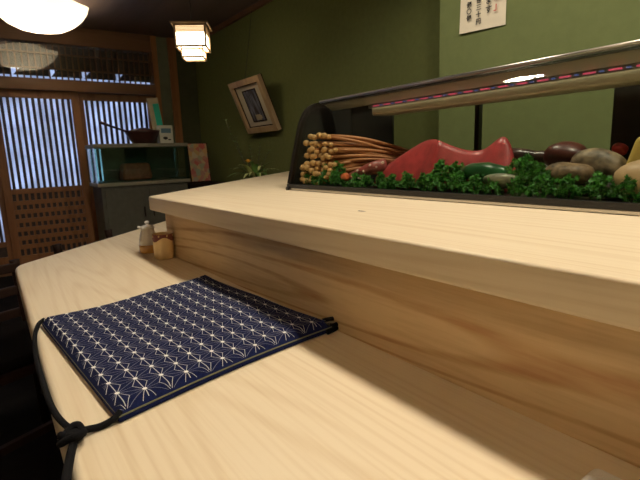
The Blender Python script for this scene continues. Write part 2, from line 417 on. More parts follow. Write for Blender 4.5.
def sheet(bm, prof, y0, y1, th):
    ins = []
    for i, (x, z) in enumerate(prof):
        a = Vector(prof[max(i-1, 0)]); b = Vector(prof[min(i+1, len(prof)-1)]); t = (b-a).normalized()
        ins.append((x + t.y*th, z - t.x*th))
    loop = prof + ins[::-1]
    va = [bm.verts.new((x, y0, z)) for x, z in loop]; vb = [bm.verts.new((x, y1, z)) for x, z in loop]; n = len(loop)
    m = len(prof)
    for i in range(n):
        if i in (m-1, n-1):
            qs = [bm.verts.new(v.co) for v in (va[i], va[(i+1) % n], vb[(i+1) % n], vb[i])]; bm.faces.new(qs)
        else: bm.faces.new((va[i], va[(i+1) % n], vb[(i+1) % n], vb[i]))
    for vs in ([bm.verts.new(v.co) for v in va], [bm.verts.new(v.co) for v in vb]):
        for i in range(m-1): bm.faces.new((vs[i], vs[i+1], vs[n-2-i], vs[n-1-i]))
bm = NB(); sheet(bm, prof, Y0+.012, Y1-.014, .004); obj('curved_glass', bm, M['case_glass'], case, smooth=True)
for yy in ((Y1-.014, Y1), (Y0, Y0+.012)):
    bm = NB(); sheet(bm, [(x-.004, z+.002) for x, z in prof] + [(XB, .502)], yy[0], yy[1], .018); obj('end_frame', bm, M['bronze'], case)
    bm = NB()
    loop = [(x+.014, z-.004) for x, z in prof] + [(XB-.001, .494), (XB-.001, .223)]
    ya, yb = yy[0]+.004, yy[1]-.004
    va = [bm.verts.new((x, ya, z)) for x, z in loop]; vb = [bm.verts.new((x, yb, z)) for x, z in loop]
    bm.faces.new(va); bm.faces.new(vb[::-1])
    for i in range(len(loop)): bm.faces.new((va[i], va[(i+1) % len(loop)], vb[(i+1) % len(loop)], vb[i]))
    obj('end_panel', bm, M['blackpanel'], case)
bm = NB(); tube(bm, [(XF-.008, Y1-.008, .208), (XF+.004, Y1-.008, .208)], .007, 8); obj('foot', bm, M['black'], case)
bm = NB(); box(bm, 1.018, 1.036, Y0+.012, Y1-.014, .494, .507); ts_ = NB(); tube(ts_, [(1.012, Y0+.012, .5035), (1.012, Y1-.014, .5035)], .0045, 12); obj('highlight_tube', ts_, M['steel'], case, smooth=True)  # steel tube added to draw a bright highlight line along the top
obj('top_rail', bm, M['black'], case, bevel=.002)
bm = NB(); box(bm, 1.036, XB, Y0+.012, Y1-.014, .497, .503); obj('top_glass', bm, M['case_glass'], case)
bm = NB(); box(bm, XB-.02, XB, Y0+.012, Y1-.014, .487, .497); box(bm, XB-.02, XB, Y0+.012, Y1-.014, .223, .232); obj('rear_track', bm, M['black'], case)
bm = NB(); box(bm, XB-.012, XB-.004, 1.165, Y1-.014, .232, .487); obj('rear_door', bm, M['blackpanel'], case)
bm = NB(); box(bm, XB-.012, XB-.004, Y0+.012, .478, .232, .487); obj('rear_door', bm, M['blackpanel'], case)
bm = NB(); box(bm, XB-.02, XB-.004, .818, .832, .232, .487); obj('mullion', bm, M['black'], case)
bm = NB(); box(bm, 1.072, 1.145, Y0+.02, 1.175, .440, .474); obj('evaporator', bm, M['evap'], case, bevel=.006)
bm = NB(); box(bm, 1.060, 1.068, Y0+.02, 1.175, .463, .474)
for i in range(28):
    y = 1.15 - i*.05
    box(bm, 1.056, 1.061, y-.024, y, .4665, .4695, 1)
    box(bm, 1.056, 1.061, y-.040, y-.032, .4665, .4695, 2)
hd = NB()
va = [hd.verts.new((x, Y0+.02, z)) for x, z in ((1.026, .493), (1.062, .474), (1.066, .474), (1.034, .4935))]
vb = [hd.verts.new((v.co.x, 1.372, v.co.z)) for v in va]
hd.faces.new(va); hd.faces.new(vb[::-1])
for i in range(4): hd.faces.new((va[i], va[(i+1) % 4], vb[(i+1) % 4], vb[i]))
obj('sheen_plate', hd, M['sheen_plate'], case)  # slanted plate added to imitate the sheen on the upper glass
obj('light_strip', bm, [M['steel'], M['led_pink'], M['led_blue']], case)

TR = .2155   # tray surface inside the case
# bundle of stalks with pale round heads
st = None
def make_stalk(k):
    t = thing('brown_stalk', 'thin reddish-brown stalk with pale round head, piled at the far end of the glass case', 'vegetable', group='stalks piled in the glass case')
    rnd = random.Random(k)
    bm = NB(); pts = []; bend = rnd.uniform(-.012, .012)
    for i in range(9):
        f = i/8; pts.append((bend*math.sin(PI*f), -.31*f, .012*math.sin(PI*f)))
    tube(bm, pts, [.0052, .0062, .0066, .0064, .006, .0052, .0046, .004, .0028], 7); obj('stem', bm, M['stalk_stem'], t, smooth=True, local=True)
    bm = NB(); blob(bm, (0, .006, 0), (.0095, .012, .0095), k, .10, sub=2); obj('head', bm, M['stalk_head'], t, smooth=True, local=True)
    return t
protos = [make_stalk(k) for k in range(3)]
cnt = 0
rnd = random.Random(11)
for lev in range(8):
    m = 7 if lev < 6 else 6 - (lev-6)
    for j in range(m):
        head = Vector((.905 + lev*.0045 + rnd.uniform(0, .012), 1.354 - j*.0235 - (.011 if lev % 2 else 0) - rnd.uniform(0, .020), TR + .016 + lev*.0205 + rnd.uniform(-.007, .007)))
        aim = Vector((1.09 - .012*(7-lev)/7 + rnd.uniform(-.03, .02), 1.04 + rnd.uniform(-.04, .04), TR + .045 + lev*.0085 + rnd.uniform(-.006, .006)))
        d = (aim-head); sc = min(1.12, max(.82, d.length/.31)); d.normalize()
        q = Vector((0, -1, 0)).rotation_difference(d).to_euler()
        if cnt < 3:
            o = protos[cnt]; o.location = head; o.rotation_euler = q; o.scale = (sc,)*3
        else: dup(protos[cnt % 3], head, q, sc)
        cnt += 1

# block of tuna
cols = [  # y, front-bottom x, front-top x, top z, back x, top-back z
    (1.035, .945, .955, .238, 1.10, .238), (1.00, .928, .945, .262, 1.10, .27), (.945, .922, .968, .305, 1.10, .31), (.885, .918, .990, .346, 1.10, .345),
    (.84, .914, .985, .352, 1.10, .352), (.795, .908, .955, .346, 1.10, .346), (.75, .925, .975, .322, 1.10, .322), (.705, .940, .995, .312, 1.10, .312),
    (.678, .945, 1.0, .326, 1.10, .326), (.654, .950, 1.005, .350, 1.10, .350), (.636, .955, 1.01, .346, 1.10, .346), (.618, .965, 1.015, .29, 1.10, .29), (.612, .97, 1.01, .24, 1.10, .24)]
bm = NB(); grid = []
for (y, xb, xt, zt, xk, zk) in cols:
    row = []
    zb = TR
    for f in (0, .5, 1): row.append((xb+(xt-xb)*f, y, zb+(zt-zb)*f))
    xk = xt + .10; yk = y*xk/xt
    for f in (.5, 1): row.append((xt+(xk-xt)*f, y+(yk-y)*f, zt+(zk-zt)*f))
    row.append((xk, yk, (zk+zb)/2)); row.append((xk, yk, zb)); row.append(((xk+xb)/2, (y+yk)/2, zb))
    grid.append([bm.verts.new(p) for p in row])
for a, b in zip(grid, grid[1:]):
    for k in range(8): bm.faces.new((a[k], a[(k+1) % 8], b[(k+1) % 8], b[k]))
bm.faces.new(grid[0]); bm.faces.new(grid[-1][::-1])
cl_ = bm.edges.layers.float.new('crease_edge')
for e in bm.edges:
    ids = []
    for v in e.verts:
        for r_i, row in enumerate(grid):
            if v in row: ids.append((r_i, row.index(v)))
    if len(ids) == 2:
        (r1, k1), (r2, k2) = ids
        if k1 == k2 == 2: e[cl_] = .75
        if r1 == r2 == 5 and max(k1, k2) <= 2: e[cl_] = .8
        if r1 == r2 and r1 in (0, 12): e[cl_] = .6
tag(obj('tuna_block', bm, M['tuna'], smooth=True, sub=2), 'large block of red tuna with two humps in the glass case', 'fish')

# octopus arm with suckers, orange piece
oc = thing('octopus_arm', 'small dark pink octopus arm with pale suckers left of the tuna', 'seafood', (.925, 1.06, TR))
bm = NB(); pts = [(.965, 1.00, .285), (.945, 1.035, .277), (.928, 1.075, .262), (.918, 1.115, .247), (.918, 1.14, .238)]
tube(bm, pts, [.018, .017, .014, .010, .005], 10); obj('arm', bm, M['octo'], oc, smooth=True)
for i in range(9):
    f = i/8; k = min(3, int(f*4)); g = f*4-k
    p = Vector(pts[k])*(1-g)+Vector(pts[k+1])*g
    bm = NB(); blob(bm, (p.x-.014+.008*f, p.y-.004, p.z+.006-(i % 2)*.008), (.0045, .005, .005), i, .05, sub=2); obj('sucker', bm, M['sucker'], oc, smooth=True)
bm = NB(); blob(bm, (.905, 1.115, .250), (.011, .016, .012), 4, .15); tag(obj('seafood_piece', bm, M['orange'], smooth=True), 'small orange round piece of seafood beside the octopus arm', 'seafood')
bm = NB(); blob(bm, (.915, 1.075, .247), (.008, .020, .007), 9, .2); tag(obj('squid_piece', bm, M['sucker'], smooth=True), 'small whitish slice of seafood just under the octopus arm', 'seafood')
# cucumber, fish fillet
bm = NB(); tube(bm, [(.965, .735, .262), (.96, .725, .264), (.95, .69, .267), (.94, .64, .267), (.935, .595, .263), (.934, .582, .261)], [.004, .014, .021, .023, .018, .004], 14)
tag(obj('cucumber', bm, M['cucumber'], smooth=True), 'dark green cucumber lying in front of the tuna block', 'vegetable')
bm = NB(); blob(bm, (.925, .585, .250), (.025, .055, .014), 5, .06, rot=Matrix.Rotation(.5, 4, 'Y').to_euler()); tag(obj('fish_fillet', bm, M['fish'], smooth=True), 'silvery grey fish fillet between the parsley and the brown clam siphon', 'fish')
# clams
gd = thing('geoduck_clam', 'dark brown clam with long siphon pointing left behind the parsley', 'clam', (1.02, .53, TR))
bm = NB(); tube(bm, [(1.03, .642, .306), (1.03, .637, .304), (1.03, .609, .301), (1.03, .578, .298), (1.03, .54, .298), (1.03, .51, .300)], [.010, .017, .017, .014, .015, .020], 12); obj('siphon', bm, M['siphon'], gd, smooth=True)
bm = NB(); blob(bm, (1.03, .512, .300), (.034, .046, .028), 2, .08); obj('body', bm, M['dome'], gd, smooth=True)
bm = NB(); blob(bm, (1.035, .53, .252), (.035, .075, .037), 12, .06); obj('lower_shell', bm, M['shell'], gd, smooth=True)
bm = NB(); blob(bm, (1.0, .432, .280), (.033, .056, .033), 6, .11, rot=Matrix.Rotation(.15, 4, 'X').to_euler()); tag(obj('clam', bm, M['shell'], smooth=True), 'large grey-brown clam shell lying right of the dark red clam body', 'clam')
bm = NB(); blob(bm, (.955, .468, .266), (.028, .048, .025), 8, .12); tag(obj('clam', bm, M['shell2'], smooth=True), 'tan-brown clam shell lying lowest, directly above the parsley', 'clam')
bm = NB(); blob(bm, (.985, .42, .238), (.04, .09, .022), 18, .08); tag(obj('clam', bm, M['siphon'], smooth=True), 'dark wet clam lying under the two brown clam shells', 'clam')
bm = NB(); blob(bm, (1.075, .425, .310), (.012, .016, .012), 3, .15); tag(obj('shellfish_piece', bm, M['redpiece'], smooth=True), 'small bright red piece of shellfish beside the yellow omelette', 'seafood')
bm = NB(); box(bm, .985, 1.06, .20, .400, TR, .335)
for v in bm.verts:
    if v.co.z > .3 and v.co.y > .3: v.co.y -= .035
tag(obj('omelette_block', bm, M['omelette'], bevel=.012, seg=4), 'block of yellow omelette at the right end of the case', 'food')
bm = NB(); blob(bm, (.94, .305, .258), (.034, .075, .042), 14, .06); tag(obj('shellfish_meat', bm, M['flesh'], smooth=True), 'pale beige rounded shellfish in front of the yellow omelette', 'seafood')

# parsley
def make_parsley(k):
    t = thing('parsley_sprig', 'curly green parsley sprig in the row along the case front', 'herb', group='parsley sprigs along the front of the case')
    rnd = random.Random(40+k)
    bm = NB()
    for i in range(46):
        a = rnd.uniform(0, 2*PI); el = rnd.uniform(.05, 1.45); r = rnd.uniform(.55, 1)
        c = Vector((math.cos(a)*math.cos(el)*.021*r, math.sin(a)*math.cos(el)*.036*r, .012+math.sin(el)*.050*r))
        for q in range(7):
            d = Vector((rnd.gauss(0, 1), rnd.gauss(0, 1), rnd.gauss(.5, 1))).normalized()
            e = d.orthogonal().normalized(); e.rotate(Matrix.Rotation(rnd.uniform(0, 6.28), 3, d)); w = d.cross(e)
            L, W = rnd.uniform(.008, .0125), rnd.uniform(.0036, .0056)
            p0 = c; p1 = c+d*L*.55+w*W*.3; p2 = c+d*L
            v = [bm.verts.new(p) for p in (p0, p1+e*W, p1+e*W*.3-w*.001, p1-e*W, p2+e*W*.5-w*.0016, p2-e*W*.6-w*.001)]
            bm.faces.new((v[0], v[2], v[1])); bm.faces.new((v[0], v[3], v[2])); bm.faces.new((v[2], v[4], v[1])); bm.faces.new((v[2], v[3], v[5]))
    o = obj('leaves', bm, M['parsley'], t, local=True)
    bm = NB()
    for i in range(7):
        a = rnd.uniform(0, 2*PI); tube(bm, [(0, 0, 0), (.008*math.cos(a), .012*math.sin(a), .015), (.014*math.cos(a), .022*math.sin(a), .034)], .0011, 5)
    obj('stem', bm, M['parsley_stem'], t, local=True)
    return t
pp = [make_parsley(k) for k in range(3)]
spots = []
y = 1.33
i = 0
while y > .18:
    spots.append((.908+rnd.uniform(-.002, .004), y, TR-.004)); y -= .052
for (x, yy) in ((.925, 1.235), (.93, 1.18), (.928, .765), (.93, .725), (.925, .55), (.925, .51)): spots.append((x, yy, TR+.016))
tall = {3: 1.25, 4: 1.15, 12: 1.25, 13: 1.3}
for i, p in enumerate(spots):
    rot = (rnd.uniform(-.12, .12), rnd.uniform(-.1, .05), rnd.choice((0, PI))+rnd.uniform(-.2, .2)); sc = rnd.uniform(.85, 1.08)
    if p[2] < TR: sc *= .84
    elif p[1] < 1: sc *= 1.08
    if i < 3:
        pp[i].location = p; pp[i].rotation_euler = rot; pp[i].scale = (sc,)*3
    else: dup(pp[i % 3], p, rot, sc)

# ------------------------------------------------------------------ drawstring bag
bag = thing('drawstring_bag', 'flat navy drawstring bag with white hemp-leaf star pattern lying on the counter', 'bag', (.27, .83, 0))
C00, C10, C11, C01 = Vector((.100, .580)), Vector((.486, .648)), Vector((.452, 1.150)), Vector((.063, 1.052))
def bagxy(u, v):
    p = (C00*(1-u)+C10*u)*(1-v) + (C01*(1-u)+C11*u)*v
    # soft, slightly bowed edges
    p = p + Vector((0, .010*math.sin(PI*u)*(1-v) - .012*math.sin(PI*u)*v))
    return p
def edge_in(u, v):
    e = min(u, 1-u, v, 1-v)
    return e
def bagz(u, v, lift=0):
    e = max(0, edge_in(u, v)); k = 1-max(0, 1-e/.03)**2
    return .010 + .009*k + .0016*math.sin(9*u+2*v)*k + .0012*math.sin(13*v-5*u)*k + .004*math.exp(-((u-1)**2+(v-1)**2)/.01) + lift
bm = NB(); N = 40
top = [[None]*(N+1) for _ in range(N+1)]; bot = [[None]*(N+1) for _ in range(N+1)]
for a in range(N+1):
    for b in range(N+1):
        u, v = a/N, b/N; p = bagxy(u, v)
        top[a][b] = bm.verts.new((p.x, p.y, bagz(u, v))); bot[a][b] = bm.verts.new((p.x, p.y, .0095))
for a in range(N):
    for b in range(N):
        bm.faces.new((top[a][b], top[a+1][b], top[a+1][b+1], top[a][b+1])); bm.faces.new((bot[a][b], bot[a][b+1], bot[a+1][b+1], bot[a+1][b]))
rim = [(a, 0) for a in range(N)] + [(N, b) for b in range(N)] + [(a, N) for a in range(N, 0, -1)] + [(0, b) for b in range(N, 0, -1)]
for (a, b), (c, d) in zip(rim, rim[1:]+rim[:1]): bm.faces.new((top[a][b], bot[a][b], bot[c][d], top[c][d]))
# star print: triangular grid plus the three spokes of every triangle
W_, H_ = (C10-C00).length, (C01-C00).length
side = .0365; hgt = side*math.sqrt(3)/2
def place(s_, t_): return s_/W_, t_/H_
def clip(p, q):
    n = 8; out = []
    for i in range(n+1):
        f = i/n; x = p[0]*(1-f)+q[0]*f; y = p[1]*(1-f)+q[1]*f
        u, v = place(x, y); out.append((u, v))
    ok = [o for o in out if .004 < o[0] < .996 and .004 < o[1] < .996]
    return ok
def ribbon(p, q, w, mi):
    ok = clip(p, q)
    if len(ok) < 2: return
    last = None
    for i, (u, v) in enumerate(ok):
        c = bagxy(u, v); z = bagz(u, v, .0004)
        j, k = max(i-1, 0), min(i+1, len(ok)-1)
        d = bagxy(*ok[k])-bagxy(*ok[j]); nn = Vector((-d.y, d.x)).normalized()*w
        cur = (bm.verts.new((c.x+nn.x, c.y+nn.y, z)), bm.verts.new((c.x-nn.x, c.y-nn.y, z)))
        if last: bm.faces.new((last[0], cur[0], cur[1], last[1])).material_index = mi
        last = cur
nc, nr = int(W_/hgt)+2, int(H_/side)+2
def P(i, j): return (i*hgt+.012, j*side + (side/2 if i % 2 else 0))
for i in range(-1, nc+1):
    for j in range(-1, nr+1):
        p = P(i, j); up = P(i, j+1)
        o = 1 if i % 2 else 0
        ra, rb = P(i+1, j+o), P(i+1, j-1+o)
        ribbon(p, up, .00060, 1); ribbon(p, ra, .00040, 2); ribbon(p, rb, .00040, 2)
        for tri in ((p, up, ra), (p, rb, ra)):
            c = (sum(t[0] for t in tri)/3, sum(t[1] for t in tri)/3)
            for t in tri: ribbon(c, t, .00042 if abs(t[1]-c[1]) > side*.3 else .00030, 1 if abs(t[1]-c[1]) > side*.3 else 2)
        u, v = place(*p)
        if .01 < u < .99 and .01 < v < .99:
            c = bagxy(u, v); z = bagz(u, v, .0006)
            vs = [bm.verts.new((c.x+.0034*math.cos(k*PI/4), c.y+.0034*math.sin(k*PI/4), z)) for k in range(8)]
            bm.faces.new(vs).material_index = 3
bob = obj('upper_panel', bm, [M['navy'], M['thread'], M['thread2'], M['thread3']], bag)
# lower layer of the bag
bm = NB()
lay = [bagxy(u, 0)+Vector((.000, -.003)) for u in [k/20 for k in range(21)]] + [bagxy(1, v)+Vector((.006, 0)) for v in [k/20 for k in range(1, 21)]] + [bagxy(u, 1)+Vector((0, .002)) for u in [1-k/20 for k in range(1, 21)]] + [bagxy(0, v)+Vector((-.001, 0)) for v in [1-k/20 for k in range(1, 20)]]
prism(bm, [tuple(p) for p in lay], .0005, .0085); obj('lower_panel', bm, M['navy'], bag, bevel=.003, seg=3)
bm = NB()
for k in range(30):
    a, b = lay[0]*(1-k/30)+lay[20]*(k/30), None
prism(bm, [tuple(p) for p in [q*.997+Vector((.27, .83))*.003 for q in lay]], .0083, .0097); obj('lining', bm, M['lining'], bag)
def smooth_path(pts, n=8):
    pts = [Vector(p) for p in pts]; out = []
    for i in range(len(pts)-1):
        p0, p1, p2, p3 = pts[max(i-1, 0)], pts[i], pts[i+1], pts[min(i+2, len(pts)-1)]
        for k in range(n):
            t = k/n
            out.append(.5*((2*p1)+(p2-p0)*t+(2*p0-5*p1+4*p2-p3)*t*t+(3*p1-p0-3*p2+p3)*t**3))
    out.append(pts[-1]); return out
cd = NB()
cz = .0045
tube(cd, smooth_path([(.068, 1.050, .014), (.056, 1.035, .010), (.044, .975, cz), (.037, .86, cz), (.036, .74, cz), (.038, .66, cz), (.046, .605, .006), (.056, .578, .009)]), .0042, 8)
tube(cd, smooth_path([(.104, .585, .013), (.096, .581, .008), (.080, .580, cz), (.066, .578, .007), (.056, .574, .010)]), .0042, 8)
tube(cd, smooth_path([(.052, .570, .010), (.044, .552, cz), (.037, .525, cz), (.029, .492, cz), (.021, .470, .0035), (.0135, .455, -.008), (.010, .448, -.03), (.010, .447, -.07)]), .0050, 8)
obj('cord', cd, M['cord'], bag, smooth=True)
bm = NB()
tube(bm, smooth_path([(.047+.012*math.cos(a), .570+.011*math.sin(a)+.004*math.sin(2*a), .010+.005*math.sin(1.5*a)) for a in [k*.7 for k in range(14)]], 4), .0046, 8)
blob(bm, (.049, .571, .009), (.011, .011, .0075), 4, .1)
obj('knot', bm, M['cord'], bag, smooth=True)
bm = NB()
tube(bm, smooth_path([(.478, .665, .018), (.492, .658, .020), (.503, .655, .018), (.500, .646, .013), (.486, .645, .012)], 6), .0042, 8)
tube(bm, smooth_path([(.470, .640, .005), (.492, .644, .006), (.500, .652, .006), (.488, .664, .006)], 6), .0050, 8)
obj('cord_loop', bm, M['cord'], bag, smooth=True)

# ------------------------------------------------------------------ soy dispenser, cup, towel
sy = thing('soy_dispenser', 'milky glass soy dispenser with amber liquid and white lid at the counter bend', 'bottle', (.455, 1.668, 0))
bm = NB(); lathe(bm, [(.030, .001), (.034, .004), (.0335, .022), (.033, .030)], .455, 1.668); obj('soy', bm, M['amber'], sy, smooth=True)
bm = NB(); lathe(bm, [(.033, .030), (.031, .048), (.026, .068), (.022, .080), (.021, .086)], .455, 1.668); obj('body', bm, M['bottle'], sy, smooth=True)
bm = NB(); lathe(bm, [(.024, .086), (.024, .090), (.018, .096), (.006, .099), (.004, .101), (.008, .105), (.008, .110), (.003, .113)], .455, 1.668); obj('lid', bm, M['white'], sy, smooth=True)
bm = NB(); tube(bm, [(.437, 1.661, .085), (.429, 1.658, .093), (.420, 1.655, .096)], [.006, .0045, .0035], 8); obj('spout', bm, M['white'], sy, smooth=True)
cu = thing('toothpick_cup', 'cream yellow ceramic cup with dark maroon wavy band beside the soy dispenser', 'cup', (.4625, 1.526, 0))
bm = NB(); lathe(bm, [(.028, .0005), (.0315, .004), (.0325, .03), (.0325, .066), (.032, .084), (.030, .084), (.0295, .07), (.028, .008)], .4625, 1.526, n=32); obj('body', bm, M['cream_cup'], cu, smooth=True)
bm = NB(); n = 32
ra = []
for k in range(n):
    a = 2*PI*k/n; lo_ = .066+.007*math.sin(3*a+.6); ra.append([bm.verts.new((.4625+.0331*math.cos(a), 1.526+.0331*math.sin(a), z)) for z in (lo_, .0835)])
for k in range(n): bm.faces.new((ra[k][0], ra[(k+1) % n][0], ra[(k+1) % n][1], ra[k][1]))
for k in range(0, n, 4):
    a = 2*PI*(k+.5)/n
    blob(bm, (.4625+.0332*math.cos(a), 1.526+.0332*math.sin(a), .078), (.0025, .0025, .004), k, .1, 1, 2)
obj('painted_band', bm, [M['maroon'], M['cream_cup']], cu, smooth=True)
bm = NB()
box(bm, .335, .440, -.06, .174, .0005, .022)
tag(obj('folded_towel', bm, M['towel'], bevel=.0095, seg=4), 'white folded hand towel on the counter at the bottom right', 'towel')

# ------------------------------------------------------------------ chairs on the far side of the counter
def make_chair(label, loc, rz, top_=.722):
    t = thing('dining_chair', label, 'chair', loc, (0, 0, rz), None)
    w, sh = .38, .43
    bm = NB(); box(bm, -w/2, w/2, .02, .40, sh-.03, sh); obj('seat_frame', bm, M['chair'], t, local=True, bevel=.004)
    bm = NB(); box(bm, -w/2+.015, w/2-.015, .03, .39, sh, sh+.035); obj('seat_pad', bm, M['seatpad'], t, local=True, bevel=.012, seg=3)
    for sx in (-1, 1):
        bm = NB(); tube(bm, [(sx*w/2, .02, 0), (sx*w/2, 0, sh), (sx*w/2, -.03, top_-.02), (sx*w/2, -.032, top_)], [.016, .018, .017, .019], 8); obj('rear_leg', bm, M['chair'], t, local=True, smooth=True)
        bm = NB(); tube(bm, [(sx*w/2*.95, .385, 0), (sx*w/2*.95, .385, sh-.03)], [.014, .018], 8); obj('front_leg', bm, M['chair'], t, local=True)
    for z in (.47, .56, .65):
        bm = NB(); box(bm, -w/2, w/2, -.032, -.012, z, z+.035); obj('back_rail', bm, M['frame_chair'] if 'frame_chair' in M else M['chair'], t, local=True, bevel=.004)
    bm = NB(); box(bm, -w/2, w/2, .372, .392, .18, .205); box(bm, -w/2-.008, -w/2+.008, .01, .385, .14, .16); box(bm, w/2-.008, w/2+.008, .01, .385, .14, .16); obj('stretcher', bm, M['chair'], t, local=True)
    return t
make_chair('dark wooden chair behind the counter bend, two dark post tops showing', (.385, 2.36, FLOOR), -PI/4-PI/2+.02)
make_chair('dark wooden ladder-back chair at the left edge of the counter corner', (-.09, 2.05, FLOOR), -PI/4-PI/2-.35, .695)

# ------------------------------------------------------------------ tank on its stand and what stands on it
TY0, TY1 = 4.70, 5.10
TX0, TX1 = .885, 1.755
stand = thing('tank_stand', 'grey-green cabinet under the fish tank by the door', 'cabinet', (1.32, 4.9, FLOOR))
bm = NB(); box(bm, TX0+.02, TX1-.02, TY0+.02, TY1, FLOOR, .09); obj('body', bm, M['stand_board'], stand, bevel=.004)
bm = NB(); box(bm, TX0-.005, TX1+.005, TY0-.01, TY1+.01, .09, .125); obj('top_board', bm, M['tank_board'], stand, bevel=.004)
for a, b in ((TX0+.05, 1.30), (1.34, TX1-.05)):
    bm = NB(); box(bm, a, b, TY0+.008, TY0+.02, FLOOR+.08, .06); dr = obj('cabinet_door', bm, M['stand_board'], stand, bevel=.003)
    bm = NB(); box(bm, (b-.03 if a < 1.2 else a+.015), (b-.015 if a < 1.2 else a+.03), TY0-.004, TY0+.008, -.22, -.12); obj('handle', bm, M['bronze'], dr)
tank = thing('fish_tank', 'dark green glass fish tank with grey lid board near the door', 'fish tank', (1.32, 4.9, .125))
bm = NB(); box(bm, TX0, TX1, TY0, TY0+.006, .125, .45); box(bm, TX0, TX0+.006, TY0+.006, TY1-.006, .125, .45); box(bm, TX1-.006, TX1, TY0+.006, TY1-.006, .125, .45); box(bm, TX0, TX1, TY1-.006, TY1, .125, .45)
obj('glass_walls', bm, M['tank_glass'], tank)
bm = NB(); box(bm, TX0+.13, TX1-.01, TY1-.02, TY1-.008, .13, .45); obj('back_sheet', bm, M['tank_dark'], tank)
bm = NB(); box(bm, TX0+.006, TX1-.006, TY0+.006, TY1-.006, .1255, .135); obj('gravel_bed', bm, M['tank_dark'], tank)
bm = NB(); box(bm, TX0-.008, TX1+.008, TY0-.012, TY1+.01, .45, .485); obj('lid_board', bm, M['tank_board'], tank, bevel=.004)
bm = NB(); box(bm, 1.13, 1.42, 4.80, 4.98, .136, .30)
for v in bm.verts:
    if v.co.z > .2: v.co.x += .02 if v.co.x < 1.3 else -.02
tag(obj('clay_pot', bm, M['pot'], bevel=.03, seg=4), 'reddish-brown clay block shape inside the fish tank', 'pot')
LZ = .485
pan = thing('serving_pan', 'dark lacquer bowl-shaped pan with long handle on the tank lid', 'pan', (1.365, 4.83, LZ))
bm = NB(); lathe(bm, [(.085, LZ+.001), (.10, LZ+.004), (.13, LZ+.05), (.158, LZ+.10), (.168, LZ+.125), (.160, LZ+.125), (.145, LZ+.09), (.10, LZ+.03)], 1.365, 4.83, n=28); obj('bowl', bm, M['pan'], pan, smooth=True)
bm = NB(); tube(bm, [(1.23, 4.80, LZ+.11), (1.15, 4.78, LZ+.135), (1.06, 4.76, LZ+.165), (.965, 4.74, LZ+.198)], [.012, .010, .011, .014], 8); obj('handle', bm, M['pan'], pan, smooth=True)
bm = NB(); lathe(bm, [(.15, LZ+.10), (.12, LZ+.128), (.07, LZ+.145), (.02, LZ+.155)], 1.37, 4.83, n=24); obj('cover', bm, M['pan'], pan, smooth=True)
ct = thing('carton', 'small white carton with blue print beside the dark pan', 'box', (1.575, 4.79, LZ))
bm = NB(); box(bm, 1.505, 1.640, 4.75, 4.84, LZ+.0005, LZ+.175); obj('body', bm, M['carton'], ct, bevel=.003)
bm = NB(); box(bm, 1.523, 1.622, 4.7485, 4.7500, LZ+.10, LZ+.145); obj('label', bm, M['cartonblue'], ct)
bm = NB(); blob(bm, (1.56, 4.749, LZ+.05), (.022, .001, .014), 3, .2, sub=2); blob(bm, (1.60, 4.749, LZ+.035), (.016, .001, .006), 3, .2, sub=2); obj('print', bm, M['ink'], ct)
ts = thing('upright_sign', 'narrow cream card with teal strip standing behind the carton', 'sign', (1.585, 4.97, LZ+.004), (0, -.12, 0))
bm = NB(); box(bm, -.055, .055, -.012, .012, .0005, .46); obj('card', bm, M['beige'], ts, local=True, bevel=.002)
bm = NB(); box(bm, -.010, .050, -.016, -.012, .10, .40); obj('teal_strip', bm, M['teal'], ts, local=True)
bm = NB(); box(bm, -.055, .055, -.015, .10, -.0, .012); obj('foot', bm, M['beige'], ts, local=True)

# side cabinet and the picture menu
sc_ = thing('side_cabinet', 'low dark wooden cabinet between the fish tank and green wall', 'cabinet', (2.0, 4.98, FLOOR))
bm = NB(); box(bm, 1.79, 2.185, 4.80, 5.20, FLOOR, .035); obj('body', bm, M['chair'], sc_, bevel=.004)
bm = NB(); box(bm, 1.78, 2.19, 4.785, 5.21, .035, .06); obj('top_board', bm, M['chair'], sc_, bevel=.004)
bm = NB(); box(bm, 1.82, 2.155, 4.79, 4.80, FLOOR+.08, 0); obj('cabinet_door', bm, M['chair'], sc_, bevel=.003)
mn = thing('menu_board', 'colourful food picture menu leaning upright on the dark cabinet', 'menu', (1.965, 4.90, .061), (-.13, 0, 0))
m_, nt_, b_ = new_mat('food pictures')
tc_ = nt_.nodes.new('ShaderNodeTexCoord'); vo_ = nt_.nodes.new('ShaderNodeTexVoronoi'); vo_.inputs['Scale'].default_value = 22
rp_ = nt_.nodes.new('ShaderNodeValToRGB'); els = rp_.color_ramp.elements
els[0].color = (0.54, 0.12, 0.09, 1); els[1].color = (0.58, 0.48, 0.30, 1)
for p_, c_ in ((.3, (0.52, 0.24, 0.17, 1)), (.5, (.34, .40, .26, 1)), (.7, (0.61, 0.35, 0.12, 1))):
    e_ = els.new(p_); e_.color = c_
sp_ = nt_.nodes.new('ShaderNodeSeparateColor')
nt_.links.new(tc_.outputs['Object'], vo_.inputs['Vector']); nt_.links.new(vo_.outputs['Color'], sp_.inputs[0]); nt_.links.new(sp_.outputs[0], rp_.inputs['Fac']); nt_.links.new(rp_.outputs['Color'], b_.inputs['Base Color'])
bm = NB(); box(bm, -.115, .115, 0, .012, 0, .43); obj('board', bm, M['chair'], mn, local=True)
bm = NB(); box(bm, -.108, .102, -.003, 0, .02, .425); obj('picture_sheet', bm, m_, mn, local=True)
bm = NB(); box(bm, .07, .085, .012, .15, .0, .02); box(bm, -.085, -.07, .012, .15, .0, .02); obj('easel_foot', bm, M['chair'], mn, local=True)

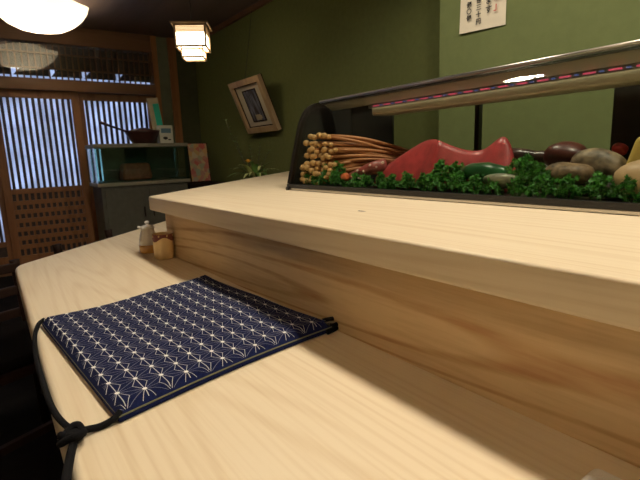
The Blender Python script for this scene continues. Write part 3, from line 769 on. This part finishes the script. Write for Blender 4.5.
# ------------------------------------------------------------------ flower arrangement behind the raised shelf
fl = thing('flower_arrangement', 'leafy flower arrangement with one yellow bloom behind the far shelf end', 'plant', (1.74, 3.25, 0))
bm = NB(); lathe(bm, [(.05, .001), (.06, .01), (.075, .06), (.07, .12), (.05, .15), (.045, .15), (.06, .11), (.05, .02)], 1.74, 3.25); obj('vase', bm, M['vase'], fl, smooth=True)
def blade(bm, base, tip, w, sag=.03, n=7, mi=0):
    b, t = Vector(base), Vector(tip); d = (t-b); sd = Vector((-d.y, d.x, 0)); sd = sd.normalized() if sd.length > .01 else Vector((1, 0, 0)); sd = (sd+Vector((.3, -.4, 0))).normalized()
    rows = []
    for i in range(n):
        f = i/(n-1); p = b+d*f+Vector((0, 0, -sag*f*f+sag*math.sin(PI*f))); ww = w*math.sin(PI*min(1, .12+.88*f))
        rows.append((bm.verts.new(p+sd*ww), bm.verts.new(p+Vector((0, 0, -.15*ww))), bm.verts.new(p-sd*ww)))
    for a, c in zip(rows, rows[1:]):
        bm.faces.new((a[0], c[0], c[1], a[1])).material_index = mi; bm.faces.new((a[1], c[1], c[2], a[2])).material_index = mi
rn = random.Random(5)
for k in range(26):
    a = rn.uniform(0, 2*PI); bm = NB()
    r = rn.uniform(.12, .26)
    blade(bm, (1.74, 3.25, .14), (1.74+r*math.cos(a)-.03, 3.25+.6*r*math.sin(a), .18+rn.uniform(.02, .15)), rn.uniform(.012, .022), .04)
    obj('leaf', bm, M['leaf2'] if k % 3 == 0 else M['leaf'], fl, smooth=True)
for tip, bend in (((1.50, 3.20, .585), -.02), ((1.58, 3.22, .46), -.02), ((1.80, 3.25, .42), .01), ((1.86, 3.22, .36), .01), ((1.71, 3.25, .40), 0)):
    bm = NB(); b = Vector((1.73, 3.25, .13)); t = Vector(tip)
    pts = [b*(1-f)+t*f+Vector((bend*math.sin(PI*f), 0, .02*math.sin(PI*f))) for f in [i/8 for i in range(9)]]
    tube(bm, pts, [.003]*5+[.0022]*4, 5); tw_ = obj('twig', bm, M['twig'], fl)
    bm = NB()
    for i in range(3, 9):
        for q in (-1, 1): blade(bm, pts[i], pts[i]+Vector((q*.022, rn.uniform(-.015, .015), .014)), .005, .004, 4)
    obj('leaflets', bm, M['leaf'], tw_)
bm = NB()
for k in range(14):
    a = k*2*PI/14; blade(bm, (1.655, 3.19, .285), (1.655+.03*math.cos(a), 3.19+.03*math.sin(a), .297+.006*(k % 2)), .008, .006, 5)
blob(bm, (1.655, 3.19, .292), (.016, .016, .012), 2, .1, sub=2)
obj('bloom', bm, M['bloom'], fl, smooth=True)
bm = NB(); tube(bm, [(1.73, 3.25, .13), (1.69, 3.22, .22), (1.655, 3.19, .285)], .003, 5); obj('bloom_stem', bm, M['twig'], fl)

# ------------------------------------------------------------------ leaning picture on the green wall
pic = thing('framed_picture', 'framed picture in light wood hanging tilted forward on the green wall', 'picture', (2.185, 3.81, .555), (0, 0, 0))
PW, PH, PD = .56, .48, .05
# local axes: u along -Y (to the right as seen), v up the picture, n out of the wall
tilt = math.radians(22)
nV = Vector((-math.cos(tilt), 0, -math.sin(tilt))); vV = Vector((-math.sin(tilt), 0, math.cos(tilt))); uV = Vector((0, -1, 0))
def pbox(bm, u0, u1, v0, v1, n0, n1, mi=0):
    vs = [bm.verts.new(uV*u+vV*v+nV*n_) for u in (u0, u1) for v in (v0, v1) for n_ in (n0, n1)]
    for idx in ((0, 1, 3, 2), (4, 6, 7, 5), (0, 4, 5, 1), (2, 3, 7, 6), (0, 2, 6, 4), (1, 5, 7, 3)): bm.faces.new([vs[i] for i in idx]).material_index = mi
hw = PW/2
bm = NB(); pbox(bm, -hw, hw, 0, PH, .004, .012); obj('backing', bm, M['chair'], pic, local=True)
bm = NB(); fw = .05
pbox(bm, -hw, -hw+fw, 0, PH, .012, PD); pbox(bm, hw-fw, hw, 0, PH, .012, PD); pbox(bm, -hw+fw, hw-fw, 0, fw, .012, PD); pbox(bm, -hw+fw, hw-fw, PH-fw, PH, .012, PD)
obj('frame', bm, M['frame_wood'], pic, local=True, bevel=.002)
bm = NB(); pbox(bm, -hw+fw, hw-fw, fw, PH-fw, .012, .022); obj('mat', bm, M['mat_board'], pic, local=True)
bm = NB(); a_, b_2 = .11, .012
for (u0, u1, v0, v1) in ((-hw+fw, -hw+fw+.008, fw, PH-fw), (hw-fw-.008, hw-fw, fw, PH-fw), (-hw+fw+.008, hw-fw-.008, fw, fw+.008), (-hw+fw+.008, hw-fw-.008, PH-fw-.008, PH-fw)): pbox(bm, u0, u1, v0, v1, .022, .03)
for (u0, u1, v0, v1) in ((-a_-.010, -a_, .095, PH-.095), (a_, a_+.010, .095, PH-.095), (-a_, a_, .095, .105), (-a_, a_, PH-.105, PH-.095)): pbox(bm, u0, u1, v0, v1, .022, .028)
obj('inner_border', bm, M['chair'], pic, local=True)
art, nt_, b_ = new_mat('dark vertical picture'); tc_ = nt_.nodes.new('ShaderNodeTexCoord'); mp_ = nt_.nodes.new('ShaderNodeMapping'); mp_.inputs['Scale'].default_value = (1, 26, 5)
nz_ = nt_.nodes.new('ShaderNodeTexNoise'); nz_.inputs['Scale'].default_value = 1.6; rp_ = nt_.nodes.new('ShaderNodeValToRGB')
rp_.color_ramp.elements[0].color = (.03, .022, .018, 1); rp_.color_ramp.elements[0].position = .4; rp_.color_ramp.elements[1].color = (.20, .22, .28, 1); rp_.color_ramp.elements[1].position = .68
nt_.links.new(tc_.outputs['Object'], mp_.inputs[0]); nt_.links.new(mp_.outputs[0], nz_.inputs['Vector']); nt_.links.new(nz_.outputs['Fac'], rp_.inputs[0]); nt_.links.new(rp_.outputs[0], b_.inputs['Base Color'])
bm = NB(); pbox(bm, -a_, a_, .105, PH-.105, .022, .025); obj('picture_sheet', bm, art, pic, local=True)
bm = NB()
for (u, v, w, h_) in ((.0, .11, .045, .05), (.035, .12, .03, .03)): pbox(bm, u-w, u+w, v, v+h_, .025, .0256)
obj('pale_print', bm, M['beige'], pic, local=True)
bm = NB(); tp = vV*PH+nV*.02
tube(bm, [tp+uV*.02, Vector((-.02, .12, CEIL-.05-.555))], .0016, 5); obj('hanging_wire', bm, M['black'], pic, local=True)

# ------------------------------------------------------------------ paper notice on the wall projection
no = thing('paper_notice', 'cream paper notice with black and red vertical writing on green wall', 'notice', (1.898, 1.30, .80))
bm = NB()
U = .232
H0 = .36
N1, N2 = 8, 10
g = [[None]*(N2+1) for _ in range(N1+1)]; g2 = [[None]*(N2+1) for _ in range(N1+1)]
for i in range(N1+1):
    for j in range(N2+1):
        u = i/N1; v = j/N2
        y = 1.46 - U*u + .004*v; z = .846 - .010*u + (H0)*v
        off = .002 + .010*(1-v)**3*(.3+.7*(1-u))
        g[i][j] = bm.verts.new((1.8985-off, y, z)); g2[i][j] = bm.verts.new((1.8985-off+.0004, y, z))
for i in range(N1):
    for j in range(N2):
        bm.faces.new((g[i][j], g[i+1][j], g[i+1][j+1], g[i][j+1])); bm.faces.new((g2[i][j], g2[i][j+1], g2[i+1][j+1], g2[i+1][j]))
obj('sheet', bm, M['paper'], no, smooth=True)
def text_mesh(name, txt, size, m, parent, y, z):
    cu_ = bpy.data.curves.new(name, 'FONT'); cu_.body = txt; cu_.size = size; cu_.align_x = 'CENTER'; cu_.extrude = .0003
    cu_.offset = .0006
    to = bpy.data.objects.new(name, cu_); COL.objects.link(to)
    dg = bpy.context.evaluated_depsgraph_get(); me = bpy.data.meshes.new_from_object(to.evaluated_get(dg))
    bpy.data.objects.remove(to); bpy.data.curves.remove(cu_)
    me.materials.clear(); me.materials.append(m)
    # text x -> -Y, text y -> Z
    R = Matrix(((0, 0, -1, 0), (-1, 0, 0, 0), (0, 1, 0, 0), (0, 0, 0, 1)))
    me.transform(Matrix.Translation((1.884 + .0, y, z)) @ R); me.transform(Matrix.Translation(-Vector(parent.location)))
    o = bpy.data.objects.new(name, me); COL.objects.link(o); o.parent = parent
    return o
for colx, chars, size, mm, zb in ((1.407, '個〇個', .026, 'ink', .893), (1.357, '円十三百', .027, 'ink', .868), (1.306, 'すま', .034, 'ink', .903), (1.262, '」題', .040, 'redink', .905)):
    for k, ch in enumerate(chars):
        if ch.strip(): text_mesh('lettering', ch, size, M[mm], no, colx, zb + k*size*1.08)

# ------------------------------------------------------------------ lamps
lamp = thing('ceiling_lamp', 'large glowing cloth dish lamp hanging under the ceiling by the doors', 'lamp', (.57, 4.5, 1.33))
bm = NB(); n = 48
prof_l = [(.02, 0), (.10, .006), (.18, .026), (.25, .062), (.30, .105), (.335, .155), (.35, .20)]
rings = []
for r, z in prof_l:
    ring = []
    for k in range(n):
        a = 2*PI*k/n; q = r*(1+.03*math.cos(4*a)*(r/.35)**2)
        ring.append(bm.verts.new((.57+q*math.cos(a), 4.5+q*math.sin(a), 1.367+z+.012*math.cos(4*a)*(r/.35)**3)))
    rings.append(ring)
for a, b in zip(rings, rings[1:]):
    for k in range(n): bm.faces.new((a[k], a[(k+1) % n], b[(k+1) % n], b[k]))
bm.faces.new(rings[0][::-1])
obj('shade', bm, M['shade'], lamp, smooth=True)
bm = NB()
top_ring = [v.co.copy() for v in []]
for k in range(4):
    a = k*PI/2; tube(bm, [(.57+.355*math.cos(a), 4.5+.355*math.sin(a), 1.57), (.57+.10*math.cos(a), 4.5+.10*math.sin(a), CEIL-.005)], .004, 6)
lathe(bm, [(.12, CEIL-.03), (.12, CEIL-.001)], .57, 4.5); obj('ceiling_mount', bm, M['lamp_metal'], lamp)
bm = NB(); blob(bm, (.57, 4.5, 1.465), (.05, .05, .05), 1, 0, sub=3); obj('bulb', bm, M['bulb'], lamp, smooth=True)
bm = NB(); tube(bm, [(.57, 4.5, 1.51), (.57, 4.5, CEIL-.03)], .012, 8); obj('bulb_holder', bm, M['lamp_metal'], lamp)
fill_mid = dup(lamp, (-.85, .45, lamp.location[2]), label='unseen cloth dish lamp added as fill over the middle of the customer side')
fill_back = dup(lamp, (-.75, -1.1, lamp.location[2]), label='unseen cloth dish lamp added as fill nearest the back wall')
for l_ in (fill_mid, fill_back):  # both lamps are unseen, added to lift the shadows on counter and riser
    for c_ in l_.children:
        if c_.name.startswith('bulb') and 'holder' not in c_.name: c_.data = c_.data.copy(); c_.data.materials[0] = M['bulb_fill']

lan = thing('paper_lantern', 'square glowing paper lantern with wooden frame hanging near the green wall', 'lamp', (1.421, 3.5, 1.052), (0, 0, -math.radians(31)))
lan.scale = (.87, .87, .87)
A = .122
bm = NB()
for (z0, z1, a) in ((.085, .255, A),):
    for sx in (-1, 1):
        for sy in (-1, 1): box(bm, sx*a-.007, sx*a+.007, sy*a-.007, sy*a+.007, z0-.01, z1+.012)
    for z in (z0, z1):
        for sg in (-1, 1):
            box(bm, -a, a, sg*a-.006, sg*a+.006, z-.007, z+.007); box(bm, sg*a-.006, sg*a+.006, -a, a, z-.007, z+.007)
box(bm, -A-.03, A+.03, -A-.03, -A-.018, .258, .27); box(bm, -A-.03, A+.03, A+.018, A+.03, .258, .27); box(bm, -A-.03, -A-.018, -A-.03, A+.03, .258, .27); box(bm, A+.018, A+.03, -A-.03, A+.03, .258, .27)
a = .088
for z in (.006, .068):
    for sg in (-1, 1):
        box(bm, -a-.004, a+.004, sg*a-.005, sg*a+.005, z-.006, z+.006); box(bm, sg*a-.005, sg*a+.005, -a, a, z-.006, z+.006)
for sx in (-1, 1):
    for sy in (-1, 1): box(bm, sx*a-.005, sx*a+.005, sy*a-.005, sy*a+.005, .0, .088)
obj('frame', bm, M['frame_wood'], lan, local=True)
bm = NB(); a = A-.004; box(bm, -a, a, -a, a, .088, .192); obj('paper_panel', bm, M['washi'], lan, local=True)
bm = NB(); box(bm, -a, a, -a, a, .194, .252); obj('ribbed_paper', bm, M['washi_dim'], lan, local=True)
bm = NB()
for q in range(5):
    z = .20+q*.011
    for sg in (-1, 1): box(bm, -a, a, sg*(a+.002)-.002, sg*(a+.002)+.002, z, z+.003); box(bm, sg*(a+.002)-.002, sg*(a+.002)+.002, -a, a, z, z+.003)
obj('rib', bm, M['frame_wood'], lan, local=True)
a = .083; bm = NB(); box(bm, -a, a, -a, a, .012, .064); obj('lower_paper', bm, M['washi'], lan, local=True)
bm = NB(); tube(bm, [(0, 0, .25), (0, 0, (CEIL-1.052)/.87)], .004, 6); obj('cord', bm, M['black'], lan, local=True)

# downlights in a row over the counter
def spot(x, y, power, size=172, blend=.35, rad=.085):
    t = thing('downlight', 'small round ceiling downlight above the raised shelf', 'lamp', (x, y, CEIL-.05), group='downlights over the counter')
    bm = NB(); lathe(bm, [(.045, CEIL-.05), (.05, CEIL-.05), (.05, CEIL-.001), (.045, CEIL-.001)], x, y, closed=False); obj('housing', bm, M['lamp_metal'], t, smooth=True)
    bm = NB(); lathe(bm, [(.001, CEIL-.012), (.044, CEIL-.012), (.044, CEIL-.002), (.001, CEIL-.002)], x, y); obj('lens', bm, M['downlight'], t)
    l = bpy.data.lights.new('downlight_beam', 'SPOT'); l.energy = power; l.spot_size = math.radians(size); l.spot_blend = blend; l.shadow_soft_size = rad; l.color = (1, .88, .71)
    o = bpy.data.objects.new('downlight_beam', l); COL.objects.link(o); o.parent = t; o.location = (0, 0, .0)
spot(.80, .30, 56); spot(.80, -.75, 50); spot(.80, 1.25, 46)

# ------------------------------------------------------------------ daylight, view
w = bpy.data.worlds.new('daylight'); scene.world = w; w.use_nodes = True
bg = w.node_tree.nodes['Background']; bg.inputs[0].default_value = (.70, .78, 1.0, 1); bg.inputs[1].default_value = 2.0

for o in list(COL.objects):
    if o.parent is None: o.location.z += LIFT

camd = bpy.data.cameras.new('camera'); cam = bpy.data.objects.new('camera', camd); COL.objects.link(cam); scene.camera = cam
camd.sensor_width = 36; camd.sensor_fit = 'HORIZONTAL'; camd.lens = 465/640*36; camd.clip_start = .01
p, r, yw = (math.radians(v) for v in (10.4, 2.0, 35.75))
fwd = Vector((math.sin(yw)*math.cos(p), math.cos(yw)*math.cos(p), -math.sin(p)))
rt = Vector((math.cos(yw), -math.sin(yw), 0)); upv = rt.cross(fwd)
R2 = rt*math.cos(r)-upv*math.sin(r); U2 = upv*math.cos(r)+rt*math.sin(r)
mw = Matrix(((R2.x, U2.x, -fwd.x, 0), (R2.y, U2.y, -fwd.y, 0), (R2.z, U2.z, -fwd.z, .32+LIFT), (0, 0, 0, 1)))
cam.matrix_world = mw
camd.dof.use_dof = True; camd.dof.focus_distance = .85; camd.dof.aperture_fstop = 20

vs = scene.view_settings
vs.view_transform = 'Standard'; vs.look = 'None'; vs.gamma = 1; vs.use_curve_mapping = False; vs.exposure = 0
scene.cycles.transparent_max_bounces = 16
scene.cycles.max_bounces = 10
